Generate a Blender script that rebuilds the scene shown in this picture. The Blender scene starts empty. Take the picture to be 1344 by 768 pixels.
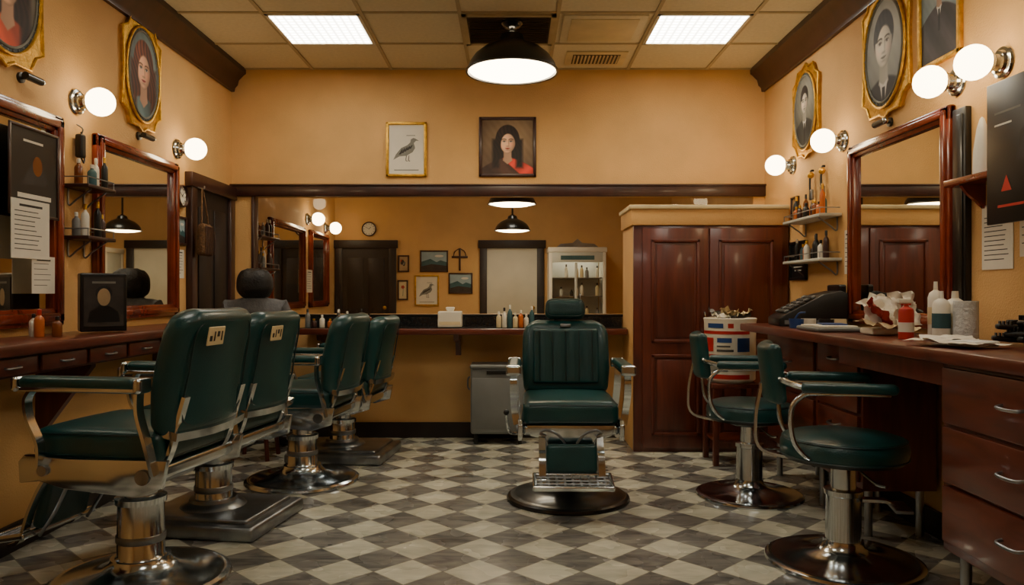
import bpy,bmesh,math,random
import numpy as np
from mathutils import Vector,Matrix,Euler
random.seed(7)
R=math.radians
# ---------------------------------------------------------------- materials
def lin(c):
    return tuple(((v/255)/12.92 if v/255<=.04045 else ((v/255+.055)/1.055)**2.4) for v in c)
MC={}
def pm(name,rgb,rough=.5,metal=0,var=.1,scale=6,bump=0,bscale=80,coat=0,emis=0,stretch=(1,1,1),trans=0,distort=0,spec=.5):
    if name in MC: return MC[name]
    m=bpy.data.materials.new(name);m.use_nodes=True;nt=m.node_tree;N=nt.nodes;L=nt.links
    p=N['Principled BSDF'];c=lin(rgb)
    tc=N.new('ShaderNodeTexCoord');mp=N.new('ShaderNodeMapping');mp.inputs['Scale'].default_value=stretch
    L.new(tc.outputs['Object'],mp.inputs['Vector'])
    nz=N.new('ShaderNodeTexNoise');nz.inputs['Scale'].default_value=scale;nz.inputs['Detail'].default_value=4;nz.inputs['Distortion'].default_value=distort
    L.new(mp.outputs['Vector'],nz.inputs['Vector'])
    cr=N.new('ShaderNodeValToRGB');cr.color_ramp.elements[0].position=.3;cr.color_ramp.elements[1].position=.7
    cr.color_ramp.elements[0].color=tuple(max(0,v*(1-var)) for v in c)+(1,)
    cr.color_ramp.elements[1].color=tuple(min(1,v*(1+var)) for v in c)+(1,)
    L.new(nz.outputs['Fac'],cr.inputs['Fac']);L.new(cr.outputs['Color'],p.inputs['Base Color'])
    p.inputs['Roughness'].default_value=rough;p.inputs['Metallic'].default_value=metal
    p.inputs['Specular IOR Level'].default_value=spec
    if coat: p.inputs['Coat Weight'].default_value=coat;p.inputs['Coat Roughness'].default_value=.12
    if trans: p.inputs['Transmission Weight'].default_value=trans
    if bump:
        n2=N.new('ShaderNodeTexNoise');n2.inputs['Scale'].default_value=bscale;n2.inputs['Detail'].default_value=3
        L.new(tc.outputs['Object'],n2.inputs['Vector'])
        bp=N.new('ShaderNodeBump');bp.inputs['Strength'].default_value=bump;bp.inputs['Distance'].default_value=.01
        L.new(n2.outputs['Fac'],bp.inputs['Height']);L.new(bp.outputs['Normal'],p.inputs['Normal'])
    if emis:
        L.new(cr.outputs['Color'],p.inputs['Emission Color']);p.inputs['Emission Strength'].default_value=emis
    MC[name]=m;return m
WALL=pm('wall_plaster',(215,168,104),.75,var=.09,scale=2.5,bump=.3,bscale=120)
CEIL=pm('ceiling_tile',(218,206,174),.9,var=.05,scale=40,bump=.3,bscale=200)
TBAR=pm('ceiling_tbar',(180,162,124),.6)
WOOD=pm('mahogany',(92,38,22),.36,var=.35,scale=3,stretch=(6,6,.6),coat=.25,distort=1)
WOODH=pm('mahogany_counter',(96,42,26),.34,var=.3,scale=3,stretch=(1.5,1.5,6),coat=.3,distort=1)
WOODR=pm('mirror_frame_wood',(118,42,18),.25,var=.3,scale=4,stretch=(3,3,1),coat=.6,distort=1)
DARK=pm('dark_walnut',(54,25,18),.4,var=.3,scale=4,stretch=(3,3,.8),coat=.2)
BLACKT=pm('door_dark',(30,19,16),.5,var=.2)
GREEN=pm('green_leather',(11,62,63),.33,var=.18,scale=5,bump=.14,bscale=160,coat=.15)
GREEND=pm('green_piping',(7,40,42),.4)
CHROME=pm('chrome',(204,211,216),.16,1,var=.08,scale=3)
STEEL=pm('worn_steel',(150,154,158),.34,1,var=.25,scale=8,bump=.1)
BLACK=pm('black_plastic',(18,18,18),.35,var=.2)
BLACKM=pm('black_enamel',(16,17,16),.3,var=.2,coat=.3)
GRANITE=pm('black_granite',(28,28,30),.2,var=.5,scale=60)
GOLD=pm('gold_frame',(205,155,50),.35,.75,var=.25,scale=30,bump=.5,bscale=90)
WHITE=pm('white_plastic',(225,218,200),.4,var=.04)
PAPER=pm('paper',(222,214,196),.8,var=.05)
INK=pm('ink',(60,55,50),.8)
GREY=pm('grey_metal_case',(118,120,118),.45,.2,var=.1)
LGREY=pm('pale_grey_enamel',(200,200,188),.45,var=.06)
RED=pm('red_paint',(178,34,24),.4);BLUE=pm('blue_paint',(32,64,120),.4);ORANGE=pm('orange_liquid',(190,96,30),.3)
AMBER=pm('amber_glass',(120,62,20),.15);CREAM=pm('cream',(215,195,150),.6)
SKIN=pm('skin',(196,138,104),.55,var=.06)
HAIR=pm('hair_black',(14,11,11),.55,var=.4,scale=30,stretch=(6,6,1),bump=.4)
GREYC=pm('grey_jacket',(92,92,94),.85,var=.2,scale=30,bump=.4)
NAVY=pm('dark_trousers',(28,30,40),.85,var=.2)
OVALBG=pm('painted_dark_oval',(52,60,62),.6,var=.4,scale=25)
BGD=pm('painted_dark_bg',(48,40,34),.6,var=.4,scale=12)
BGG=pm('painted_grey_bg',(120,118,108),.6,var=.25,scale=10)
BGT=pm('painted_tan_bg',(170,140,100),.6,var=.2,scale=10)
LIPS=pm('painted_lips',(150,50,45),.6);TEAL=pm('painted_teal',(52,88,92),.6,var=.3);SKYP=pm('painted_sky',(150,170,175),.7,var=.2)
WICK=pm('woven_bag',(96,66,36),.9,var=.4,scale=60,bump=.8,bscale=90)
DOORW=pm('pale_door',(204,198,180),.6,var=.05)
VENTBK=pm('vent_dark',(84,70,50),.8)  # dark brown plate filling the ceiling vent openings
VENTSL=pm('vent_slat',(108,92,68),.7)
TOWEL=pm('towel',(205,205,200),.95,var=.08,bump=.6)
def emis(name,rgb,s):
    m=bpy.data.materials.new(name);m.use_nodes=True;nt=m.node_tree;N=nt.nodes;L=nt.links
    p=N['Principled BSDF'];nz=N.new('ShaderNodeTexNoise');nz.inputs['Scale'].default_value=3
    cr=N.new('ShaderNodeValToRGB');c=lin(rgb)
    cr.color_ramp.elements[0].color=tuple(v*.95 for v in c)+(1,);cr.color_ramp.elements[1].color=c+(1,)
    L.new(nz.outputs['Fac'],cr.inputs['Fac']);L.new(cr.outputs['Color'],p.inputs['Emission Color']);L.new(cr.outputs['Color'],p.inputs['Base Color'])
    p.inputs['Emission Strength'].default_value=s;return m
GLOBE=emis('opal_globe',(255,228,180),15)
BULB=emis('pendant_diffuser',(255,232,192),19)
def panel_mat():
    m=bpy.data.materials.new('prismatic_panel');m.use_nodes=True;nt=m.node_tree;N=nt.nodes;L=nt.links
    p=N['Principled BSDF'];g=N.new('ShaderNodeNewGeometry');s=N.new('ShaderNodeSeparateXYZ');L.new(g.outputs['Position'],s.inputs[0])
    def M(op,a,b=None):
        n=N.new('ShaderNodeMath');n.operation=op
        for i,v in enumerate((a,b)):
            if v is None: continue
            if isinstance(v,(int,float)): n.inputs[i].default_value=v
            else: L.new(v,n.inputs[i])
        return n.outputs[0]
    fx=M('PINGPONG',s.outputs[0],.026);fy=M('PINGPONG',s.outputs[1],.026)
    mn=M('MINIMUM',fx,fy);v=M('MULTIPLY',mn,60);v=M('MINIMUM',v,1);v=M('MULTIPLY_ADD',v,1)
    nn=v.node;nn.inputs[1].default_value=17.0;nn.inputs[2].default_value=5
    L.new(v,p.inputs['Emission Strength']);p.inputs['Emission Color'].default_value=(1,.94,.79,1)
    p.inputs['Base Color'].default_value=(.8,.8,.75,1);return m
PANEL=panel_mat()
MIRROR=pm('mirror_glass',(225,222,210),.015,1,var=.01)
def paint_mat():
    m=bpy.data.materials.new('oil_painting');m.use_nodes=True;nt=m.node_tree;N=nt.nodes;L=nt.links
    a=N.new('ShaderNodeVertexColor');a.layer_name='Col';L.new(a.outputs[0],N['Principled BSDF'].inputs['Base Color']);N['Principled BSDF'].inputs['Roughness'].default_value=.6
    return m
PAINT=paint_mat()
def pane():
    m=bpy.data.materials.new('clear_pane');m.use_nodes=True;nt=m.node_tree;N=nt.nodes;L=nt.links
    N.remove(N['Principled BSDF']);t=N.new('ShaderNodeBsdfTransparent');g=N.new('ShaderNodeBsdfGlossy');g.inputs['Roughness'].default_value=.02
    x=N.new('ShaderNodeMixShader');x.inputs[0].default_value=.04;t.inputs[0].default_value=(.96,.96,.94,1)
    L.new(t.outputs[0],x.inputs[1]);L.new(g.outputs[0],x.inputs[2]);L.new(x.outputs[0],N['Material Output'].inputs[0]);return m
PANE=pane()
def floor_mat():
    m=bpy.data.materials.new('diamond_tile');m.use_nodes=True;nt=m.node_tree;N=nt.nodes;L=nt.links
    p=N['Principled BSDF'];g=N.new('ShaderNodeNewGeometry');mp=N.new('ShaderNodeMapping')
    mp.inputs['Rotation'].default_value=(0,0,R(45));k=1/.2;mp.inputs['Scale'].default_value=(k,k,k)
    L.new(g.outputs['Position'],mp.inputs['Vector']);s=N.new('ShaderNodeSeparateXYZ');L.new(mp.outputs['Vector'],s.inputs[0])
    def M(op,a,b=None):
        n=N.new('ShaderNodeMath');n.operation=op
        for i,v in enumerate((a,b)):
            if v is None: continue
            if isinstance(v,(int,float)): n.inputs[i].default_value=v
            else: L.new(v,n.inputs[i])
        return n.outputs[0]
    fx=M('FLOOR',s.outputs[0]);fy=M('FLOOR',s.outputs[1]);ck=M('FLOORED_MODULO',M('ADD',fx,fy),2)
    gr=M('LESS_THAN',M('MINIMUM',M('PINGPONG',s.outputs[0],.5),M('PINGPONG',s.outputs[1],.5)),.012)
    cb=N.new('ShaderNodeCombineXYZ');L.new(fx,cb.inputs[0]);L.new(fy,cb.inputs[1]);wn=N.new('ShaderNodeTexWhiteNoise');L.new(cb.outputs[0],wn.inputs['Vector'])
    va=N.new('ShaderNodeVectorMath');va.operation='ADD';L.new(g.outputs['Position'],va.inputs[0]);L.new(wn.outputs['Color'],va.inputs[1])
    mp2=N.new('ShaderNodeMapping');mp2.inputs['Scale'].default_value=(2,6,1);L.new(va.outputs[0],mp2.inputs['Vector'])
    nz=N.new('ShaderNodeTexNoise');nz.inputs['Scale'].default_value=3;nz.inputs['Detail'].default_value=6;nz.inputs['Distortion'].default_value=.8;L.new(mp2.outputs[0],nz.inputs['Vector'])
    def ramp(a,b):
        r=N.new('ShaderNodeValToRGB');r.color_ramp.elements[0].position=.3;r.color_ramp.elements[1].position=.72
        r.color_ramp.elements[0].color=lin(a)+(1,);r.color_ramp.elements[1].color=lin(b)+(1,);L.new(nz.outputs['Fac'],r.inputs[0]);return r.outputs[0]
    A=ramp((190,190,172),(226,224,204));Bc=ramp((88,88,88),(148,146,138))
    def mix(f,a,b):
        x=N.new('ShaderNodeMix');x.data_type='RGBA';L.new(f,x.inputs[0])
        for i,v in ((6,a),(7,b)):
            if isinstance(v,tuple): x.inputs[i].default_value=v
            else: L.new(v,x.inputs[i])
        return x.outputs[2]
    c=mix(ck,A,Bc);c=mix(gr,c,lin((140,136,122))+(1,))
    # worn, dirty patches
    n4=N.new('ShaderNodeTexNoise');n4.inputs['Scale'].default_value=1.6;n4.inputs['Detail'].default_value=6;L.new(g.outputs['Position'],n4.inputs['Vector'])
    w_=M('MULTIPLY_ADD',n4.outputs['Fac'],.7);w_.node.inputs[2].default_value=.55;w_=M('MINIMUM',w_,1)
    cw=N.new('ShaderNodeCombineXYZ')
    for i in range(3): L.new(w_,cw.inputs[i])
    mu=N.new('ShaderNodeVectorMath');mu.operation='MULTIPLY';L.new(c,mu.inputs[0]);L.new(cw.outputs[0],mu.inputs[1]);L.new(mu.outputs[0],p.inputs['Base Color'])
    n3=N.new('ShaderNodeTexNoise');n3.inputs['Scale'].default_value=5;L.new(g.outputs['Position'],n3.inputs['Vector'])
    L.new(M('MULTIPLY_ADD',n3.outputs['Fac'],.25),p.inputs['Roughness']);p.inputs['Roughness'].links[0].from_node.inputs[2].default_value=.14
    bp=N.new('ShaderNodeBump');bp.inputs['Strength'].default_value=.3;bp.inputs['Distance'].default_value=.002;bp.invert=True
    L.new(gr,bp.inputs['Height']);L.new(bp.outputs[0],p.inputs['Normal']);return m
FLOOR=floor_mat()
# ---------------------------------------------------------------- builder
def sm(pts,k=6,closed=False):
    pts=[Vector(p) for p in pts];n=len(pts);out=[]
    rng=range(n) if closed else range(n-1)
    for i in rng:
        if closed: a,b,c,d=pts[i-1],pts[i],pts[(i+1)%n],pts[(i+2)%n]
        else: a,b,c,d=pts[max(i-1,0)],pts[i],pts[i+1],pts[min(i+2,n-1)]
        for j in range(k):
            t=j/k;out.append(.5*((2*b)+(c-a)*t+(2*a-5*b+4*c-d)*t*t+(3*b-a-3*c+d)*t**3))
    if not closed: out.append(pts[-1])
    return out
class B:
    def __init__(s): s.bm=bmesh.new();s.m=[]
    def add(s,tb,mat,M=None):
        if mat not in s.m: s.m.append(mat)
        i=s.m.index(mat)
        for f in tb.faces: f.material_index=i;f.smooth=True
        if M is not None: tb.transform(M)
        me=bpy.data.meshes.new('t');tb.to_mesh(me);s.bm.from_mesh(me);bpy.data.meshes.remove(me);tb.free()
    def box(s,c,size,mat,rot=None,bev=0):
        tb=bmesh.new();bmesh.ops.create_cube(tb,size=1);tb.transform(Matrix.Diagonal((*size,1)))
        if bev: bmesh.ops.bevel(tb,geom=tb.edges[:],offset=min(bev,min(size)*.45),segments=2,affect='EDGES',profile=.5)
        M=Matrix.Translation(c)
        if rot: M=M@Euler([R(a) for a in rot]).to_matrix().to_4x4()
        s.add(tb,mat,M)
    def b2(s,lo,hi,mat,bev=0):
        s.box([(a+b)/2 for a,b in zip(lo,hi)],[abs(b-a) for a,b in zip(lo,hi)],mat,None,bev)
    def cyl(s,p0,p1,r,mat,r2=None,n=24):
        p0=Vector(p0);p1=Vector(p1);d=p1-p0;tb=bmesh.new()
        bmesh.ops.create_cone(tb,cap_ends=True,segments=n,radius1=r,radius2=r if r2 is None else r2,depth=d.length)
        s.add(tb,mat,Matrix.Translation((p0+p1)/2)@d.to_track_quat('Z','Y').to_matrix().to_4x4())
    def lathe(s,prof,mat,c=(0,0,0),n=40,M=None):
        tb=bmesh.new();rings=[]
        for r,z in prof:
            if r<1e-5: rings.append([tb.verts.new((0,0,z))])
            else: rings.append([tb.verts.new((r*math.cos(2*math.pi*i/n),r*math.sin(2*math.pi*i/n),z)) for i in range(n)])
        for a,b in zip(rings,rings[1:]):
            for i in range(n):
                j=(i+1)%n
                if len(a)==1 and len(b)==1: continue
                if len(a)==1: tb.faces.new((a[0],b[j],b[i]))
                elif len(b)==1: tb.faces.new((a[i],a[j],b[0]))
                else: tb.faces.new((a[i],a[j],b[j],b[i]))
        bmesh.ops.recalc_face_normals(tb,faces=tb.faces[:])
        MM=Matrix.Translation(c)
        if M is not None: MM=MM@M
        s.add(tb,mat,MM)
    def sph(s,c,r,mat,sc=(1,1,1),u=24,v=16,rot=None):
        tb=bmesh.new();bmesh.ops.create_uvsphere(tb,u_segments=u,v_segments=v,radius=r);tb.transform(Matrix.Diagonal((*sc,1)))
        M=Matrix.Translation(c)
        if rot: M=M@Euler([R(a) for a in rot]).to_matrix().to_4x4()
        s.add(tb,mat,M)
    def rbox(s,c,size,r,mat,rot=None,puff=0,fn=None,M=None,m=5,sg=4):
        h=[v/2 for v in size];r=min(r,min(h)*.999)
        if max(size)<.07 and not fn: m,sg=2,2
        def ax(H):
            a=[-H+r*k/sg for k in range(sg+1)]
            inn=[(-H+r)+(2*(H-r))*k/m for k in range(1,m)] if H>r*1.01 else []
            return a+inn+[-v for v in reversed(a)]
        A=[ax(v) for v in h];tb=bmesh.new()
        for k in range(3):
            i,j=[q for q in range(3) if q!=k]
            for sgn in (-1,1):
                g=[]
                for a in A[i]:
                    row=[]
                    for b in A[j]:
                        p=[0,0,0];p[i]=a;p[j]=b;p[k]=sgn*h[k]
                        q=[max(-(h[t]-r),min(h[t]-r,p[t])) for t in range(3)]
                        d=Vector([p[t]-q[t] for t in range(3)])
                        if d.length>1e-9: d=d.normalized()*r
                        v=Vector(q)+d
                        if puff:
                            v.z+=(puff if v.z>0 else 0)*max(0,1-(v.x/h[0])**2)*max(0,1-(v.y/h[1])**2)
                        if fn: v=fn(v)
                        row.append(tb.verts.new(v))
                    g.append(row)
                for x in range(len(g)-1):
                    for y in range(len(g[0])-1):
                        tb.faces.new((g[x][y],g[x+1][y],g[x+1][y+1],g[x][y+1]))
        bmesh.ops.remove_doubles(tb,verts=tb.verts[:],dist=1e-5)
        bmesh.ops.recalc_face_normals(tb,faces=tb.faces[:])
        if M is None: M=Matrix.Identity(4)
        MM=M@Matrix.Translation(c)
        if rot: MM=MM@Euler([R(a) for a in rot]).to_matrix().to_4x4()
        s.add(tb,mat,MM)
    def tube(s,pts,r,mat,n=10,k=6,closed=False,rect=None,smooth=True,M=None):
        P=sm(pts,k,closed) if smooth else [Vector(p) for p in pts]
        tb=bmesh.new();rings=[];N_=len(P)
        if rect: sec=[(-rect[0]/2,-rect[1]/2),(rect[0]/2,-rect[1]/2),(rect[0]/2,rect[1]/2),(-rect[0]/2,rect[1]/2)]
        else: sec=[(r*math.cos(2*math.pi*i/n),r*math.sin(2*math.pi*i/n)) for i in range(n)]
        up=None
        for i,p in enumerate(P):
            if closed: t=P[(i+1)%N_]-P[i-1]
            else: t=P[min(i+1,N_-1)]-P[max(i-1,0)]
            t.normalize()
            if up is None:
                up=Vector((0,1,0)) if abs(t.y)<.9 else Vector((0,0,1))
            a=(up-t*up.dot(t)).normalized();b=t.cross(a)
            up=a
            rings.append([tb.verts.new(p+a*x+b*y) for x,y in sec])
        q=len(sec)
        for i in range(N_ if closed else N_-1):
            A,C=rings[i],rings[(i+1)%N_]
            for j in range(q): tb.faces.new((A[j],A[(j+1)%q],C[(j+1)%q],C[j]))
        if not closed: tb.faces.new(rings[0]);tb.faces.new(rings[-1])
        bmesh.ops.recalc_face_normals(tb,faces=tb.faces[:]);s.add(tb,mat,M)
    def prism(s,poly,y0,y1,mat,M=None,bev=0):
        tb=bmesh.new();a=[tb.verts.new((x,y0,z)) for x,z in poly];b=[tb.verts.new((x,y1,z)) for x,z in poly]
        tb.faces.new(a);tb.faces.new(b)
        for i in range(len(poly)): tb.faces.new((a[i],a[(i+1)%len(a)],b[(i+1)%len(a)],b[i]))
        bmesh.ops.recalc_face_normals(tb,faces=tb.faces[:])
        if bev: bmesh.ops.bevel(tb,geom=tb.edges[:],offset=bev,segments=2,affect='EDGES',profile=.5)
        s.add(tb,mat,M)
    def flat(s,poly,y,mat):
        tb=bmesh.new();tb.faces.new([tb.verts.new((x,y,z)) for x,z in poly]);bmesh.ops.recalc_face_normals(tb,faces=tb.faces[:]);s.add(tb,mat)
    def end(s,name,loc=(0,0,0),rz=0,parent=None,ang=38):
        for e in s.bm.edges:
            if len(e.link_faces)==2 and e.calc_face_angle(0)>R(ang): e.smooth=False
        me=bpy.data.meshes.new(name);s.bm.to_mesh(me);s.bm.free()
        for m in s.m: me.materials.append(m)
        o=bpy.data.objects.new(name,me);bpy.context.scene.collection.objects.link(o)
        o.location=loc;o.rotation_euler=(0,0,R(rz))
        if parent: o.parent=parent
        return o
def ell(cx,cz,rx,rz,n=32,a0=0,a1=360):
    return [(cx+rx*math.cos(R(a0+(a1-a0)*i/n)),cz+rz*math.sin(R(a0+(a1-a0)*i/n))) for i in range(n if a1-a0==360 else n+1)]
def rect(x0,x1,z0,z1): return [(x0,z0),(x1,z0),(x1,z1),(x0,z1)]
XL,XR,YB,H=-2.21,1.99,6.0,2.9
YR=-1.6;YA=9.5
# ---------------------------------------------------------------- shell
b=B();b.b2((XL-.1,YR-.1,-.1),(XR+.1,YA+.1,0),FLOOR);b.end('floor')
b=B();b.b2((XL-.1,YR-.1,H),(XR+.1,YA+.1,H+.1),CEIL);b.end('ceiling')
b=B();b.b2((XL-.1,YR,0),(XL,YA,H),WALL);b.end('wall_left')
b=B();b.b2((XR,YR,0),(XR+.1,YA,H),WALL);b.end('wall_right')
b=B();b.b2((XL-.1,YR-.1,0),(XR+.1,YR,H),WALL);b.end('wall_rear')
b=B()
OX0,OX1,OZ0,OZ1=-2.05,1.9,.97,1.9
b.b2((XL,YB,OZ1),(XR,YB+.1,H),WALL);b.b2((XL,YB,0),(XR,YB+.1,OZ0),WALL)
b.b2((XL,YB,OZ0),(OX0,YB+.1,OZ1),WALL);b.b2((OX1,YB,OZ0),(XR,YB+.1,OZ1),WALL);b.end('wall_back')
b=B();b.b2((XL-.1,YA,0),(XR+.1,YA+.1,H),WALL);b.end('wall_reflected')  # everything beyond the back wall is modelled to imitate the mirror's reflection
b=B();b.b2((XL,YB-.02,0),(XR,YB,.12),BLACKT);b.end('baseboard_back')
b=B();b.b2((XL,YR,0),(XL+.02,5.12,.12),BLACKT);b.end('baseboard_left')
b=B();b.b2((XR-.02,YR,0),(XR,5.44,.12),BLACKT);b.end('baseboard_right')
b=B();b.b2((XL,YB-.035,1.895),(XR,YB,1.985),DARK,.008);b.b2((XL,YB-.045,1.975),(XR,YB,1.99),DARK,.004);b.end('trim_1')
prof=[(0,0),(.025,0),(.03,.03),(.05,.05),(.06,.09),(.10,.13),(.115,.14),(.115,.18),(0,.18)]
for nm,x,sx in (('trim_2',XL,1),('trim_3',XR,-1)):
    b=B();b.prism([(x+sx*px,H-.18+pz) for px,pz in prof],YR,YB,DARK);b.end(nm)
# ceiling grid
b=B();xs=[-1.57+.62*i for i in range(-1,6)];ys=[5.98-.6*i for i in range(0,13)]
for x in xs: b.b2((x-.012,YR,H-.008),(x+.012,YB,H),TBAR)
for y in ys: b.b2((XL+.115,y-.012,H-.0075),(XR-.115,y+.012,H),TBAR)
b.end('ceiling_grid')
def panel(x0,y0,nx=.62,ny=.6):
    b=B();b.b2((x0+.014,y0+.014,H-.006),(x0+nx-.014,y0+ny-.014,H),PANEL)
    for a in ((x0+.01,y0+.01,x0+nx-.01,y0+.03),(x0+.01,y0+ny-.03,x0+nx-.01,y0+ny-.01),(x0+.01,y0+.01,x0+.03,y0+ny-.01),(x0+nx-.03,y0+.01,x0+nx-.01,y0+ny-.01)):
        b.b2((a[0],a[1],H-.014),(a[2],a[3],H-.001),WHITE)
    b.end('ceiling_light_panel')
for x0 in (-1.57,.91):
    for y0 in (4.78,2.38): panel(x0,y0)  # nearer row is out of view, added to light the room
panel(-.33,7.4);panel(-.33,.58)  # extra unseen panels, added to brighten the far room and foreground
# vents
b=B();b.b2((-.30,4.81,H-.012),(.26,5.35,H),VENTBK)
for i in range(14): b.box((-.02,4.85+i*.036,H-.016),(.52,.022,.003),VENTSL,rot=(30,0,0))
for a in ((-.32,4.79,.28,4.82),(-.32,5.34,.28,5.37),(-.32,4.79,-.29,5.37),(.25,4.79,.28,5.37)): b.b2((a[0],a[1],H-.02),(a[2],a[3],H),TBAR)
b.end('ceiling_vent')
b=B();b.b2((.40,5.55,H-.012),(.85,5.87,H),CREAM,.004);b.b2((.45,5.6,H-.014),(.80,5.82,H-.011),VENTBK)
for i in range(13): b.box((.465+i*.027,5.71,H-.017),(.012,.2,.004),CREAM,rot=(0,30,0))
b.end('ceiling_vent')
b=B();b.b2((.33,4.82,H-.012),(.87,5.34,H),CEIL,.005);b.b2((.38,4.87,H-.018),(.82,5.29,H-.01),CREAM,.005);b.end('ceiling_access_panel')
# ---------------------------------------------------------------- doors
def door(name,w,h,leaf,frame,loc,rz,fw=.09,panels=True):
    b=B()
    b.b2((-w/2,-.045,0),(-w/2+fw,0,h),frame,.006);b.b2((w/2-fw,-.045,0),(w/2,0,h),frame,.006)
    b.b2((-w/2-.02,-.055,h-fw),(w/2+.02,0,h+.01),frame,.006);b.b2((-w/2+fw,-.02,0.003),(w/2-fw,0,h-fw),leaf)
    if panels:
        iw=w-2*fw
        for z0,z1 in ((.15,h*.42),(h*.48,h-fw-.12)):
            for x0,x1 in ((-iw/2+.06,-.03),(.03,iw/2-.06)):
                b.b2((x0,-.03,z0),(x1,-.015,z1),leaf,.008)
    b.sph((w/2-fw-.05,-.05,.95),.025,GOLD);b.cyl((w/2-fw-.05,-.015,.95),(w/2-fw-.05,-.05,.95),.01,GOLD)
    return b.end(name,loc,rz)
door('door_1',.80,1.95,BLACKT,DARK,(XL+.001,5.56,0),90)  # near-black leaf colour stands in for the dark of an open doorway
door('door_2',.76,1.78,BLACKT,BLACKT,(-1.82,YA-.001,0),0)
door('door_3',.80,1.78,DOORW,BLACKT,(0,YA-.001,0),0,panels=False)
# ---------------------------------------------------------------- mirrors
def mirror(name,w,h,loc,rz,mat=WOODR,fw=.085):
    b=B();b.b2((-w/2+.02,-.012,-h/2+.02),(w/2-.02,0,h/2-.02),DARK);b.flat(rect(-w/2+.04,w/2-.04,-h/2+.04,h/2-.04),-.0135,MIRROR)
    for lo,hi in (((-w/2,0,-h/2),(-w/2+fw,0,h/2)),((w/2-fw,0,-h/2),(w/2,0,h/2)),((-w/2,0,h/2-fw),(w/2,0,h/2)),((-w/2,0,-h/2),(w/2,0,-h/2+fw))):
        v=hi[0]-lo[0]<hi[2]-lo[2]
        b.b2((lo[0],-.035,lo[2]),(hi[0],0,hi[2]),mat,.01)
        i=.02
        if v: b.b2((lo[0]+i,-.05,lo[2]+.02),(hi[0]-i,-.03,hi[2]-.02),mat,.009)
        else: b.b2((lo[0]+.02,-.05,lo[2]+i),(hi[0]-.02,-.03,hi[2]-i),mat,.009)
    return b.end(name,loc,rz)
mirror('framed_mirror',1.15,1.01,(XL,3.13,1.485),90)
mirror('framed_mirror',.98,.99,(XL,4.49,1.485),90,fw=.075)
mirror('framed_mirror',1.03,1.02,(XR,3.925,1.475),-90,fw=.075)
mirror('framed_mirror',1.15,.85,(XL,7.45,1.4),90,fw=.07)
mirror('framed_mirror',.8,.85,(XL,8.65,1.4),90,fw=.07)
b=B();b.flat(rect(OX0,OX1,OZ0,OZ1),YB+.05,PANE)  # see-through pane; the room built behind it stands in for the reflection
b.b2((OX0,YB-.012,OZ0-.005),(OX0+.02,YB+.1,OZ1),DARK,.003);b.b2((OX0,YB-.012,OZ0-.02),(OX1,YB+.1,OZ0),BLACK,.003);b.end('panoramic_mirror')
# ---------------------------------------------------------------- lamps
def sconce(y,z,side,loc_x=None):
    b=B();M=Euler((R(90),0,0)).to_matrix().to_4x4()  # z -> -y
    b.lathe([(0,0),(.062,0),(.066,.006),(.062,.014),(.05,.018),(.045,.03),(.034,.034),(.03,.05),(.04,.056),(.045,.062),(.045,.075),(.0,.075)],CHROME,M=M)
    b.sph((0,-.125,0),.071,GLOBE,u=20,v=12)
    b.end('sconce_lamp',(XL if side<0 else XR,y,z),90 if side<0 else -90)
for y,z in ((3.86,2.105),(5.02,2.085),(8.2,1.93),(9.0,1.9)): sconce(y,z,-1)
for y,z in ((5.39,2.04),(4.57,2.05),(3.40,2.08),(3.08,2.07)): sconce(y,z,1)
def pendant(loc,rad,zt):
    b=B();k=rad/.29
    pr=[(.29,0),(.288,.012),(.275,.05),(.24,.10),(.185,.145),(.12,.175),(.085,.19),(.078,.21),(.07,.235),(.04,.25),(.03,.26)]
    b.lathe([(r*k,z*k) for r,z in pr]+[((r-.006)*k,(z-.004)*k) for r,z in reversed(pr)],BLACKM,n=48)
    b.lathe([(.296*k,-.006),(.298*k,.004),(.29*k,.008),(.286*k,-.004),(.296*k,-.006)],BLACKM,n=48)
    b.lathe([(0,-.03*k),(.1*k,-.028*k),(.2*k,-.018*k),(.27*k,.0),(.28*k,.01*k),(.27*k,.02*k),(0,.02*k)],BULB,n=40)
    top=zt-loc[2]
    b.cyl((0,0,.25*k),(0,0,top-.02),.011,BLACKM,n=12)
    b.lathe([(0,top),(.07,top),(.07,top-.012),(.05,top-.035),(.02,top-.045),(0,top-.045)],BLACKM)
    b.end('pendant_lamp',loc)
pendant((0,4.9,2.56),.29,H-.02);pendant((0,7.2,1.975),.225,H);pendant((0.005,8.6,1.84),.2,H)
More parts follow.
